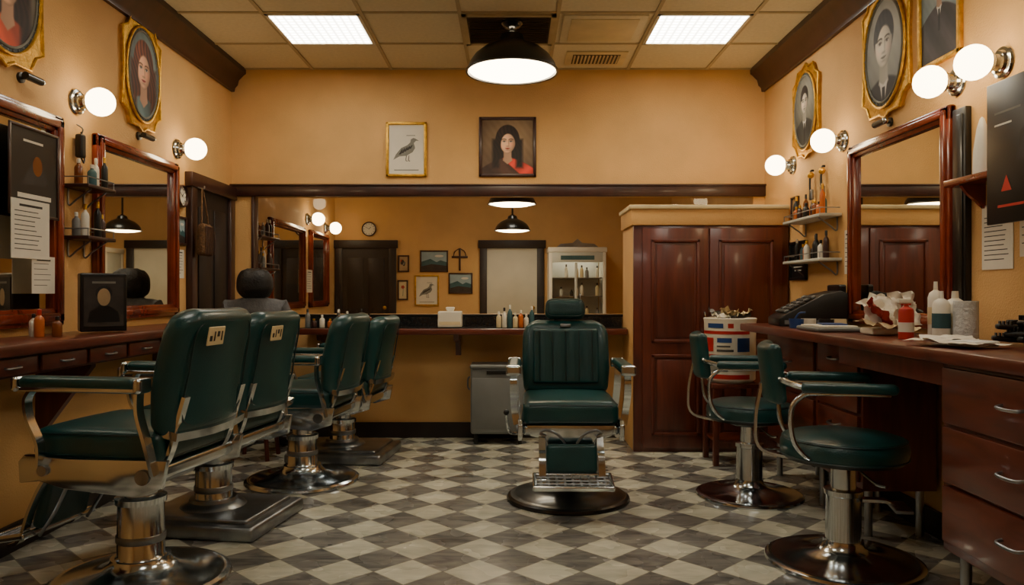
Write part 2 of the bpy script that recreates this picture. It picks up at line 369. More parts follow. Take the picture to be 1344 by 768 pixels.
# ---------------------------------------------------------------- pictures
def frame(b,w,h,fw,d,mat):
    b.b2((-w/2,-d,-h/2),(-w/2+fw,0,h/2),mat,fw*.2);b.b2((w/2-fw,-d,-h/2),(w/2,0,h/2),mat,fw*.2)
    b.b2((-w/2,-d,h/2-fw),(w/2,0,h/2),mat,fw*.2);b.b2((-w/2,-d,-h/2),(w/2,0,-h/2+fw),mat,fw*.2)
A_=np.array
def face_fn(bg1,bg2,skin,hair,cloth,long=True,man=False,s=.6,cz=.15,accent=None,turn=0.0,seed=0):
    def fn(X,Z):
        x=X/s;z=(Z-cz)/s
        n=.5*np.sin(9*x+4*z+seed)*np.cos(7*z-5*x)+.5*np.sin(23*x+17*z+seed)
        C=np.zeros(x.shape+(3,))
        def M(d,soft=.03): return np.clip(.5-d/soft,0,1)[...,None]
        def E(cx,cy,rx,ry): return (np.sqrt(((x-cx)/rx)**2+((z-cy)/ry)**2)-1)*min(rx,ry)
        def put(m,col):
            nonlocal C
            col=np.asarray(col,float)
            C=C*(1-m)+col*m
        rad=np.clip(np.sqrt((x-.2)**2+(z-.2)**2)/1.3,0,1)[...,None]
        C=A_(bg1)*(1-rad)+A_(bg2)*rad+n[...,None]*6
        st=(1+.28*np.sin(46*(x+.25*np.sin(3*z))+n))[...,None]*(.8+.6*np.exp(-((x+.2)**2+(z-.42)**2)*9))[...,None]
        hc=A_(hair)*st
        if long:
            put(M(E(0,.08,.45,.56)),hc);put(M(np.maximum(np.abs(x+.02*np.sin(6*z))-(.44+.10*np.clip(-z,0,1)),np.maximum(z-.1,-z-.98)),.08),hc)
        else: put(M(E(0,.15,.355,.43)),hc)
        sh=z+.58+.42*np.abs(x)**1.6
        cc=A_(cloth)*(1+.2*np.sin(5*x+4*z)+.06*n)[...,None]
        put(M(sh,.05),cc)
        if accent: put(M(np.maximum(sh,-(x*.9+z+.78)),.05),A_(accent)*(1+.14*np.sin(8*(x-z)))[...,None])
        nk=A_(skin)*(.74+.2*x)[...,None]
        put(M(np.maximum(np.abs(x)-.145-.25*np.clip(-z-.55,0,1),np.maximum(z+.2,-z-.70-.8*(.16-np.abs(x)))),.04),nk)
        if man:
            put(M(np.maximum(np.abs(x)-(.02+.28*np.clip(z+1.1,0,1)),np.maximum(-z-1.15,z+.62+.5*(.2-np.abs(x)))),.03),(215,212,205))
            put(M(np.maximum(np.abs(x)-.05-.02*np.abs(z+.7),np.maximum(z+.76,-z-1.5)),.02),(30,30,34))
        if long:
            for sx in (-1,1): put(M(np.maximum(np.abs(x-sx*.44)-.12,np.maximum(z-.1,-z-.95)),.12),hc)
        xt=x-turn*.04
        rx=.305*(1-.32*np.clip(-z-.02,0,1)**1.1);rr=np.sqrt((x/rx)**2+(z/.42)**2)
        nz_=np.sqrt(np.clip(1-rr**2,0,1))
        lam=.66+.40*nz_-.20*(x/.3)+.08*z
        fc=A_(skin)*np.clip(lam,.35,1.15)[...,None]
        fc[...,0]+=14*np.exp(-((np.abs(xt)-.17)**2+(z+.1)**2)*90)
        put(M((rr-1)*.3,.03),fc)
        def soft(cx,cy,rx_,ry_,col,a):
            m=np.exp(-(((xt-cx)/rx_)**2+((z-cy)/ry_)**2))[...,None]*a
            put(m,col)
        dk=A_(skin)*.45
        for sx in (-1,1):
            soft(sx*.125,.045,.085,.045,dk,.5)
            put(M(np.sqrt(((xt-sx*.125)/.058)**2+((z-.02)/.026)**2)*.026-.026,.012),(205,200,192))
            put(M(np.sqrt((xt-sx*.125)**2+(z-.022)**2)-.025,.012),(28,18,14))
            put(M(np.maximum(np.abs(xt-sx*.125)-.065,np.abs(z-.045+4*(xt-sx*.125)**2)-.006),.014),(22,14,12))
            put(M(np.maximum(np.abs(xt-sx*.13)-.085,np.abs(z-.112+3*(xt-sx*.13)**2)-.012),.022),A_(hair)*.9)
        soft(.045,-.04,.022,.11,dk,.38);soft(0,-.155,.06,.022,dk,.55);soft(-.012,-.08,.014,.07,A_(skin)*1.15,.5)
        lp=(168,56,50) if skin[0]-skin[2]>40 else tuple(v*.6 for v in skin)
        wl=.1
        put(M(np.maximum(np.abs(xt)-wl,np.abs(z+.243-1.2*xt*xt)-.026*(1-(xt/wl)**2)),.014),lp)
        put(M(np.maximum(np.abs(xt)-wl,np.abs(z+.243-1.2*xt*xt)-.003),.01),A_(lp)*.4)
        soft(0,-.30,.08,.02,dk,.4);soft(0,-.36,.09,.03,A_(skin)*1.1,.35)
        op=(np.sqrt(((x-.02)/.27)**2+((z+.10)/.41)**2)-1)*.27
        put(M(np.maximum(E(0,.12,.37,.47),-op) if long else np.maximum(E(0,.15,.35,.42),np.maximum(-op,.08-z)),.03),hc)
        return C
    return fn
def painting(parent,w,h,y,fn,oval=False,n=120):
    nx=n;nz=int(n*h/w);xs=np.linspace(-w/2,w/2,nx);zs=np.linspace(-h/2,h/2,nz);X,Z=np.meshgrid(xs,zs)
    C=np.clip(fn(X/(h/2),Z/(h/2)),0,255)/255;Ln=np.where(C<=.04045,C/12.92,((C+.055)/1.055)**2.4)
    V=[(float(a),y,float(c)) for a,c in zip(X.ravel(),Z.ravel())];F=[]
    for j in range(nz-1):
        for i in range(nx-1):
            if oval and ((xs[i]+xs[i+1])/w)**2+((zs[j]+zs[j+1])/h)**2>1: continue
            k=j*nx+i;F.append((k,k+1,k+nx+1,k+nx))
    me=bpy.data.meshes.new('canvas');me.from_pydata(V,[],F);ca=me.color_attributes.new('Col','FLOAT_COLOR','POINT')
    D=np.ones((nx*nz,4),np.float32);D[:,:3]=Ln.reshape(-1,3);ca.data.foreach_set('color',D.ravel());me.materials.append(PAINT)
    o=bpy.data.objects.new('painted_canvas',me);bpy.context.scene.collection.objects.link(o);o.parent=parent;return o
def ornate(y,z,w,h,side,fn):
    b=B();c=.09
    out=[(-w/2+c,-h/2),(-.05,-h/2),(0,-h/2-.025),(.05,-h/2),(w/2-c,-h/2),(w/2-c*.6,-h/2+c*.7),(w/2,-h/2+c),(w/2-.012,0),(w/2,h/2-c),(w/2-c*.6,h/2-c*.7),(w/2-c,h/2),(.05,h/2),(0,h/2+.03),(-.05,h/2),(-w/2+c,h/2),(-w/2+c*.6,h/2-c*.7),(-w/2,h/2-c),(-w/2+.012,0),(-w/2,-h/2+c),(-w/2+c*.6,-h/2+c*.7)]
    b.prism(out,-.018,0,GOLD);b.tube([(x,-.018,zz) for x,zz in out],.009,GOLD,n=8,closed=True,smooth=False)
    rx,rz=w/2-.03,h/2-.03
    b.prism(ell(0,0,rx,rz,40),-.024,-.017,OVALBG);b.tube([(x,-.026,zz) for x,zz in ell(0,0,rx,rz,30)],.008,GOLD,n=8,k=2,closed=True)
    b.tube([(x,-.026,zz) for x,zz in ell(0,0,rx*.88,rz*.90,30)],.006,BGG,n=6,k=2,closed=True)
    for i in range(36):
        a=2*math.pi*i/36;b.sph((rx*.94*math.cos(a),-.025,rz*.95*math.sin(a)),.005,BGG,u=8,v=6)
    o=b.end('portrait_picture',(XL if side<0 else XR,y,z),90 if side<0 else -90)
    painting(o,rx*1.76,rz*1.80,-.0255,fn,True)
ornate(4.52,2.43,.46,.62,-1,face_fn((150,166,160),(52,68,72),(242,184,148),(96,48,26),(86,108,112),True,s=1.08,cz=.12))
ornate(3.30,2.47,.52,.64,-1,face_fn((150,130,104),(60,60,56),(242,184,144),(48,26,20),(190,70,36),True,s=1.05,cz=.12,seed=2))
ornate(5.12,2.36,.44,.58,1,face_fn((164,162,146),(84,84,76),(206,196,176),(34,32,30),(48,52,52),False,True,s=.80,cz=.26))
ornate(4.03,2.42,.50,.66,1,face_fn((190,190,180),(104,110,108),(232,228,214),(26,25,25),(34,34,36),False,True,s=1.12,cz=.14,seed=1))
def pic(name,w,h,loc,rz,fmat,kind,fw=.02,d=.022):
    b=B();frame(b,w,h,fw,d,fmat)
    bg={'portrait':BGT,'bird':PAPER,'land':SKYP,'man':TEAL,'dark':BLACK,'abs':BGT,'flower':CREAM}[kind]
    b.b2((-w/2+fw*.5,-.01,-h/2+fw*.5),(w/2-fw*.5,0,h/2-fw*.5),bg)
    y=-.0108;iw=w/2-fw;ih=h/2-fw
    if kind=='bird':
        s=min(iw,ih)*1.0
        pts=[(-.6,-.35),(-.75,-.75),(-.4,-.5),(0,-.45),(.35,-.2),(.5,.1),(.42,.45),(.55,.62),(.72,.6),(.55,.75),(.4,.82),(.25,.72),(.22,.5),(.05,.3),(-.3,.1)]
        b.flat([(px*s,pz*s*.8) for px,pz in pts],y,BGG)
        for i in range(5): b.flat([((-.45+i*.14)*s,(-.3+i*.08)*s),((-.3+i*.14)*s,(-.28+i*.08)*s),((-.2+i*.14)*s,(.0+i*.06)*s),((-.26+i*.14)*s,(.0+i*.06)*s)],y-.0007,INK)
        for dx in (0,.15): b.tube([(dx*s,y-.001,-.35*s),((dx-.03)*s,y-.001,-.62*s),((dx+.06)*s,y-.001,-.66*s)],.0025,INK,n=5)
        b.flat(rect(-iw*.7,iw*.7,-ih*.86,-ih*.82),y-.0005,BGG)
        b.flat(rect(iw*.0,iw*.5,ih*.55,ih*.58),y-.0005,BGG)
    if kind=='land':
        b.flat([(-iw,-ih),(iw,-ih),(iw,-ih*.1),(iw*.5,ih*.1),(iw*.2,-ih*.1),(-iw*.3,ih*.25),(-iw,-ih*.05)],y,TEAL)
        b.flat([(-iw,-ih),(iw,-ih),(iw,-ih*.5),(-iw*.2,-ih*.3),(-iw,-ih*.55)],y-.0007,BGD);b.flat(ell(iw*.4,ih*.55,iw*.35,ih*.12,16),y-.0007,PAPER)
    if kind=='dark':
        b.flat(ell(0,ih*.2,iw*.45,ih*.3,20),y,AMBER);b.flat(rect(-iw*.6,iw*.6,-ih*.4,-ih*.35),y,PAPER);b.flat(rect(-iw*.5,iw*.5,-ih*.6,-ih*.56),y,PAPER)
    if kind=='abs':
        for i in range(6): b.flat(ell(random.uniform(-.5,.5)*iw,random.uniform(-.5,.5)*ih,iw*.3,ih*.25,14),y-i*.0006,random.choice([TEAL,BGD,RED,PAPER,BGG]))
    if kind=='flower':
        b.tube([(0,y-.001,-ih*.7),(iw*.1,y-.001,0),(0,y-.001,ih*.4)],.003,TEAL,n=5)
        for i in range(5):
            a=i*1.257;b.flat(ell(iw*.28*math.cos(a),ih*.35+iw*.28*math.sin(a),iw*.2,iw*.2,12),y-.001-i*.0005,RED)
    o=b.end(name,loc,rz)
    if kind=='portrait': painting(o,iw*2,ih*2,-.0115,face_fn((168,140,104),(98,76,56),(248,194,158),(34,20,16),(70,44,34),True,s=1.0,cz=.18,accent=(214,60,40)),n=150)
    if kind=='man': painting(o,iw*2,ih*2,-.0115,face_fn((176,184,178),(110,124,128),(226,182,150),(44,32,28),(52,48,50),False,True,s=.50,cz=.22))
    return o
pic('bird_picture',.32,.43,(-.83,YB,2.265),0,GOLD,'bird',.022)
pic('portrait_picture',.45,.47,(-.035,YB,2.285),0,DARK,'portrait',.024)
pic('portrait_picture',.35,.60,(XR,3.53,2.50),-90,GOLD,'man',.025)
pic('small_picture',.17,.19,(XL,5.05,1.55),90,DARK,'land',.015)
pic('small_picture',.30,.27,(XR,5.27,1.36),-90,BLACK,'dark',.02)
pic('small_picture',.12,.18,(XR,5.33,1.72),-90,DARK,'abs',.012)
for n,w,h,x,z,k,f in (('small_picture',.14,.21,-1.35,1.5,'abs',DARK),('small_picture',.13,.25,-1.36,1.17,'flower',DARK),('landscape_picture',.35,.27,-.97,1.53,'land',DARK),('bird_picture',.3,.38,-1.06,1.165,'bird',GOLD),('landscape_picture',.3,.26,-.64,1.255,'land',DARK)):
    pic(n,w,h,(x,YA,z),0,f,k,.018)
b=B();b.b2((-.012,-.02,-.14),(.012,0,.14),DARK,.004);b.b2((-.1,-.02,.02),(.1,0,.044),DARK,.004)
for sx in (-1,1): b.tube([(0,-.012,.14),(sx*.06,-.012,.1),(sx*.08,-.012,.03)],.006,DARK,n=6)
b.end('decorative_cross',(-.65,YA,1.55),0)
def clock(r,loc,rz):
    b=B();M=Euler((R(90),0,0)).to_matrix().to_4x4()
    b.lathe([(0,0),(r,0),(r,.03),(r*.9,.035),(r*.84,.02)],DARK,M=M,n=32);b.lathe([(0,.018),(r*.86,.018)],PAPER,M=M,n=32)
    for i in range(12):
        a=i*math.pi/6;b.box((r*.7*math.cos(a),-.0195,r*.7*math.sin(a)),(r*.06,.002,r*.14),INK,rot=(0,90-math.degrees(a),0))
    b.box((r*.12,-.021,r*.12),(r*.06,.002,r*.42),INK,rot=(0,45,0));b.box((-r*.2,-.023,r*.12),(r*.04,.002,r*.6),INK,rot=(0,-58,0))
    b.end('round_clock',loc,rz)
clock(.09,(-1.78,YA,1.93),0);clock(.075,(XL,5.06,1.78),90)
# papers
def paper(loc,w,h,rz,mat=PAPER,lines=7,name='paper_notice'):
    b=B();b.b2((-w/2,-.003,-h/2),(w/2,0,h/2),mat)
    for i in range(lines):
        z=h/2-h*(.20+.72*i/lines);L_=random.uniform(.2,.9)*w*.42;b.b2((-w*.42,-.0034,z-h*.007),(L_,-.0028,z+h*.007),INK if mat is PAPER else PAPER)
    if mat is PAPER: b.b2((-w*.3,-.0037,h*.38),(w*.3,-.0028,h*.42),INK)
    return b
MG=XL+.052
b=paper(0,.34,.38,90,BLACK,0);frame(b,.36,.40,.013,.008,DARK)
b.flat([(-.09,-.06),(.10,-.05),(.06,.02),(.03,.07),(-.01,.05),(-.05,.0)],-.0036,BGD);b.flat(ell(.02,.03,.035,.045,20),-.004,AMBER);b.b2((-.12,-.004,-.12),(.12,-.003,-.10),PAPER);b.b2((-.08,-.004,.13),(.06,-.003,.14),PAPER);b.end('advertising_poster',(MG,3.44,1.68),90)
paper(0,.27,.26,90,lines=9).end('paper_notice',(MG+.009,3.40,1.42),90);paper(0,.17,.17,90,lines=5).end('paper_notice',(MG+.004,3.50,1.22),90)
paper(0,.13,.19,90).end('paper_notice',(XL+.001,5.06,1.33),90);paper(0,.22,.24,90).end('paper_notice',(XL+.055,8.1,1.26),90)
paper(0,.2,.27,-90,lines=10).end('paper_notice',(XR-.001,3.12,1.37),-90);paper(0,.16,.26,-90,lines=6).end('paper_notice',(XR-.001,2.90,1.41),-90)
paper(0,.1,.26,-90).end('paper_notice',(XR-.001,4.50,1.38),-90)
# ---------------------------------------------------------------- small clamps under pictures, carrying no lamp
def pclip(y,z,side):
    b=B();b.lathe([(0,0),(.024,0),(.024,.012),(0,.014)],BLACKM,M=Euler((R(90),0,0)).to_matrix().to_4x4())
    b.cyl((0,-.01,0),(0,-.06,-.005),.008,BLACKM,n=12);b.cyl((-.055,-.06,-.005),(.055,-.06,-.005),.017,BLACKM,n=16);b.sph((.06,-.06,-.005),.017,CHROME,u=14,v=10)
    b.end('picture_clamp',(XL if side<0 else XR,y,z),90 if side<0 else -90)
pclip(4.5,2.065,-1);pclip(3.42,2.105,-1);pclip(4.0,2.035,1)
# ---------------------------------------------------------------- counters
ZC=.945
b=B();b.b2((XL+.001,2.3,ZC-.045),(-1.85,4.85,ZC),WOODH,.008);b.b2((XL+.001,2.32,ZC-.13),(-1.90,4.83,ZC-.045),WOOD,.003)
for i in range(7):
    y0=2.36+i*.35;b.b2((-1.90,y0,ZC-.12),(-1.885,y0+.32,ZC-.055),WOODH,.005);b.tube([(-1.885,y0+.12,ZC-.088),(-1.868,y0+.13,ZC-.09),(-1.868,y0+.19,ZC-.09),(-1.885,y0+.20,ZC-.088)],.005,STEEL,n=8)
for y in (2.5,3.55,4.7): b.prism([(XL+.001,.5),(XL+.04,.5),(-1.95,ZC-.15),(-1.95,ZC-.13),(XL+.001,ZC-.13)],y-.02,y+.02,WOOD)
b.end('vanity_counter')
b=B();zb=.87
b.b2((-1.6,5.65,zb-.045),(.86,YB-.001,zb),WOODH,.008);b.b2((-1.6,YB-.03,zb),(.86,YB-.001,.95),GRANITE);b.b2((-1.6,5.70,zb),(.86,YB-.03,zb+.004),GRANITE)
for x in (-1.45,-.42,.7): b.prism([(5.72,zb-.045),(YB-.001,zb-.045),(YB-.001,zb-.22),(5.95,zb-.22),(5.93,zb-.12),(5.74,zb-.09)],-.02,.02,WOOD,M=Matrix(((0,1,0,x),(1,0,0,0),(0,0,1,0),(0,0,0,1))))
b.end('mirror_counter')
# right counter with drawer units
b=B();xf=1.45
b.b2((xf,1.7,ZC-.045),(XR-.025,4.85,ZC),WOODH,.008)
b.b2((1.5,2.65,ZC-.13),(XR-.025,3.5,ZC-.045),WOOD,.003)
def drawers(y0,y1,xf,z0,z1,n,nh=1):
    b.b2((xf,y0,z0),(XR-.025,y1,z1),WOOD,.004);hh=(z1-z0-.04)/n
    for i in range(n):
        a=z0+.03+i*hh;b.b2((xf-.018,y0+.02,a+.006),(xf,y1-.02,a+hh-.006),WOODH,.006)
        for q in range(nh):
            yc=y0+(y1-y0)*(q+.5)/nh;zc=a+hh*.55
            b.tube([(xf-.016,yc-.055,zc),(xf-.042,yc-.045,zc-.004),(xf-.046,yc,zc-.006),(xf-.042,yc+.045,zc-.004),(xf-.016,yc+.055,zc)],.0055,STEEL,n=8)
    for y in (y0+.05,y1-.05):
        for x in (xf+.05,XR-.08): b.cyl((x,y,0),(x,y,z0+.01),.018,STEEL,n=12)
drawers(1.85,2.65,1.5,.25,.90,3);drawers(3.52,4.02,1.62,.22,.90,4);drawers(4.04,4.8,1.62,.22,.90,2,1)
b.end('drawer_counter')
# wardrobe
b=B();y0=5.45;x0,x1=.87,1.975
b.b2((x0,y0+.03,.0),(x1,YB-.022,1.62),WALL,.004);b.b2((x0-.02,y0-.02,1.62),(x1,YB-.05,1.74),WALL,.006);b.b2((x0-.035,y0-.035,1.735),(x1,YB-.05,1.765),CREAM,.005)
b.b2((x0,y0,.0),(x1,y0+.035,1.62),WOOD,.004)
for a,c in ((x0+.06,x0+.53),(x0+.54,x1-.05)):
    b.b2((a,y0-.022,.03),(c,y0,1.60),WOOD,.004)
    for z0,z1 in ((.12,.70),(.78,1.52)):
        for lo,hi in (((a+.06,z0),(a+.085,z1)),((c-.085,z0),(c-.06,z1)),((a+.06,z0),(c-.06,z0+.025)),((a+.06,z1-.025),(c-.06,z1))):
            b.b2((lo[0],y0-.034,lo[1]),(hi[0],y0-.02,hi[1]),WOOD,.005)
        b.b2((a+.10,y0-.03,z0+.04),(c-.10,y0-.02,z1-.04),WOOD,.006)
for x in (x0+.50,x0+.57): b.tube([(x,y0-.02,.86),(x,y0-.05,.88),(x,y0-.05,.98),(x,y0-.02,1.0)],.007,CHROME,n=8)
b.end('wardrobe')
# grey case
b=B();b.rbox((-.105,5.815,.33),(.41,.25,.50),.02,GREY);b.rbox((-.105,5.81,.585),(.42,.27,.03),.012,GREY);b.b2((-.30,5.687,.12),(.09,5.692,.50),GREY,.002)
b.b2((-.19,5.678,.53),(-.02,5.692,.555),BLACK,.003)
for x in (-.27,.06):
    for y in (5.73,5.9): b.cyl((x,y,0),(x,y,.09),.016,BLACK,n=12)
b.tube([(-.32,5.8,.4),(-.335,5.8,.42),(-.335,5.8,.48),(-.32,5.8,.5)],.006,STEEL,n=8)
b.end('metal_cabinet')
# ---------------------------------------------------------------- barber chair
def barber(loc,rz,zs=.60,base='disc',bmat=None,head=False,foot=True,tag=False,bh=.50,name='barber_chair',arm=.17):
    b=B();bm=bmat or CHROME
    if base=='disc':
        b.lathe([(0,0),(.335,0),(.34,.008),(.335,.02),(.32,.028),(.31,.026),(.29,.034),(.2,.044),(.14,.06),(.115,.085),(.11,.10),(0,.10)],bm,n=56)
    else:
        b.rbox((-.02,0,.035),(.66,.56,.07),.02,STEEL);b.rbox((-.02,0,.075),(.56,.46,.03),.014,STEEL);b.lathe([(.16,.085),(.15,.10),(.115,.115),(.11,.13),(0,.13)],STEEL)
    t=zs-.30
    b.lathe([(.10,.08),(.10,.095),(.088,.11),(.085,t-.03),(.094,t-.028),(.096,t-.005),(.088,t),(.062,t+.003),(.062,zs-.2),(0,zs-.2)],CHROME,n=36)
    b.lathe([(.089,.16),(.092,.165),(.092,.185),(.089,.19)],STEEL)
    b.rbox((-.01,0,zs-.205),(.30,.26,.05),.018,STEEL)
    b.rbox((0,0,zs-.155),(.50,.50,.055),.018,CHROME)
    for s in (-1,1):
        b.prism([(-.29,zs-.10),(-.27,zs-.20),(-.16,zs-.235),(.12,zs-.215),(.22,zs-.19),(.30,zs-.20),(.305,zs-.12),(.28,zs-.095),(.1,zs-.105)],s*.262-.012,s*.262+.012,CHROME,bev=.004)
        b.cyl((-.2,s*.27,zs-.16),(-.2,s*.285,zs-.16),.028,STEEL,n=18);b.cyl((.2,s*.27,zs-.15),(.2,s*.285,zs-.15),.02,STEEL,n=18)
    b.prism([(-.23,zs-.125),(.23,zs-.125),(.21,zs-.18),(.13,zs-.20),(.11,zs-.25),(-.11,zs-.25),(-.13,zs-.20),(-.21,zs-.18)],-.01,.01,CHROME,M=Matrix(((0,1,0,.262),(1,0,0,0),(0,0,1,0),(0,0,0,1))),bev=.003)
    for s in (-1,1):
        b.tube([(.275,s*.03,zs-.22),(.278,s*.07,zs-.17),(.278,s*.13,zs-.15),(.278,s*.16,zs-.165),(.278,s*.13,zs-.18)],.006,STEEL,n=6)
    b.rbox((.015,0,zs-.065),(.53,.50,.125),.042,GREEN,puff=.022)
    for zz in (zs-.022,zs-.108):
        b.tube([(.015+sx*(.257-c*.03),sy*(.242-(1-c)*.03),zz) for sx,sy,c in ((1,1,1),(1,1,0),(1,-1,0),(1,-1,1),(-1,-1,1),(-1,-1,0),(-1,1,0),(-1,1,1))],.005,GREEND,n=6,closed=True,smooth=False)
    lean=-10
    MB=Matrix.Translation((-.235,0,zs-.03))@Matrix.Rotation(R(lean),4,'Y')
    def shape(v):
        t=(v.z+bh/2)/bh
        w=1-.05*t if t<.8 else (1-.05*t)*(1-.22*((t-.8)/.2)**2)
        w*=.93+.07*min(1,t*3)
        v.y*=w;v.x+=.55*v.y*v.y+.02*math.sin(t*math.pi)
        return v
    b.rbox((-.03,0,bh/2),(.105,.52,bh),.05,GREEN,fn=shape,M=MB,m=10)
    if head:
        b.rbox((.022,0,bh*.5),(.03,.38,bh*.72),.014,GREEN,fn=lambda v:Vector((v.x+.5*v.y*v.y+.02-.006*abs(math.cos(v.y*math.pi/.076))**8,v.y,v.z)),M=MB,m=24)
        for y in [-.152+.076*i for i in range(5)]:
            b.tube([(.056+.5*y*y,y,bh*.16),(.060+.5*y*y,y,bh*.5),(.056+.5*y*y,y,bh*.84)],.0025,GREEND,n=5,M=MB)
        b.rbox((.04,0,bh*.91),(.01,.06,.02),.004,STEEL,M=MB)
    b.tube([(-.083+.5*y*y+.01,y,z) for y,z in ((-.19,.07),(-.2,.25),(-.18,bh-.06),(0,bh-.04),(.18,bh-.06),(.2,.25),(.19,.07),(0,.05))],.004,GREEND,n=6,closed=True,M=MB)
    b.tube([(-.05+.55*y*y,y,.02) for y in (-.23,-.1,0,.1,.23)],.0,CHROME,rect=(.03,.10),M=MB)
    for s in (-1,1):
        b.tube([(-.225,s*.2,zs-.15),(-.26,s*.2,zs-.08),(-.29,s*.2,zs+.02),(-.32,s*.2,zs+.12)],.0,CHROME,rect=(.035,.014))
    if tag:
        b.rbox((-.089,.12,bh-.09),(.006,.11,.07),.003,CREAM,M=MB)
        for i,(zz,hz) in enumerate(((0,.036),(.008,.02),(0,.036),(-.008,.02))): b.rbox((-.093,.085+i*.024,bh-.09+zz),(.003,.006 if i%2==0 else .014,hz),.001,INK,M=MB)
    if head:
        for s in (-1,1): b.tube([(-.03,s*.06,bh-.03),(-.03,s*.06,bh+.05)],.008,CHROME,n=8,smooth=False,M=MB)
        b.rbox((-.01,0,bh+.065),(.085,.235,.125),.04,GREEN,fn=lambda v:Vector((v.x+.8*v.y*v.y,v.y*(1-.5*v.z),v.z)),M=MB)
        b.tube([(.034+.8*y*y,y,bh+.065+z) for y,z in ((-.1,-.04),(-.1,.04),(0,.048),(.1,.04),(.1,-.04),(0,-.048))],.003,GREEND,n=5,closed=True,M=MB)
    for s in (-1,1):
        y=s*.298;za=zs+arm
        b.rbox((.03,y,za+.008),(.46,.07,.042),.02,GREEN);b.rbox((.03,y,za-.017),(.50,.056,.02),.008,CHROME)
        b.rbox((.272,y,za),(.028,.08,.055),.013,CHROME);b.rbox((-.212,y,za),(.03,.08,.055),.013,CHROME)
        b.tube([(.22,y,za-.02),(.245,y,za-.06),(.235,y,za-.13),(.2,y*.98,za-.22),(.21,y*.94,zs-.13)],.0,CHROME,rect=(.036,.012))
        b.tube([(-.2,y,za-.02),(-.20,y,za-.10),(-.225,y*.98,za-.2),(-.25,y*.94,zs-.15)],.0,CHROME,rect=(.04,.013))
    b.tube([(-.02,-.15,zs-.2),(-.02,-.30,zs-.22),(.03,-.33,zs-.18),(.06,-.34,zs-.10)],.009,CHROME,n=8);b.sph((.062,-.34,zs-.09),.017,BLACK,u=12,v=8)
    if foot:
        w=.15
        for s in (-1,1):
            b.tube([(.25,s*w,zs-.16),(.31,s*w,zs-.24),(.36,s*w,.30),(.40,s*w,.19),(.45,s*w,.165)],.0,CHROME,rect=(.034,.012))
            b.tube([(.20,s*(w-.02),zs-.2),(.27,s*(w-.02),.3),(.34,s*(w-.02),.2)],.007,STEEL,n=8)
        z0,z1=.23,zs-.22
        MF=Matrix.Translation((.335,0,(z0+z1)/2))@Matrix.Rotation(R(-14),4,'Y')
        b.rbox((0,0,0),(.05,.26,z1-z0+.02),.02,GREEN,M=MF)
        MP=Matrix.Translation((.44,0,.20))@Matrix.Rotation(R(-10),4,'Y').inverted()
        for y in (-.19,.19): b.rbox((0,y,0),(.18,.02,.026),.008,CHROME,M=MP)
        for x in (-.08,.08): b.rbox((x,0,0),(.022,.40,.026),.008,CHROME,M=MP)
        for i in range(9): b.rbox((0,-.16+i*.04,0),(.15,.012,.012),.004,STEEL,M=MP)
        for i in range(3): b.rbox((-.04+i*.04,0,0.004),(.012,.36,.010),.004,STEEL,M=MP)
    return b.end(name,loc,rz)
barber((.31,4.22,0),-91,zs=.575,bmat=BLACKM,head=True,bh=.44,arm=.16)
barber((-1.47,3.02,0),171,zs=.64,tag=True,bh=.48)
barber((-1.48,3.78,0),171,zs=.60,base='platform',tag=True,bh=.49)
barber((-1.27,4.62,0),174,zs=.585,foot=False,bh=.47)
barber((-1.18,5.30,0),174,zs=.57,base='platform',foot=False,bh=.45)
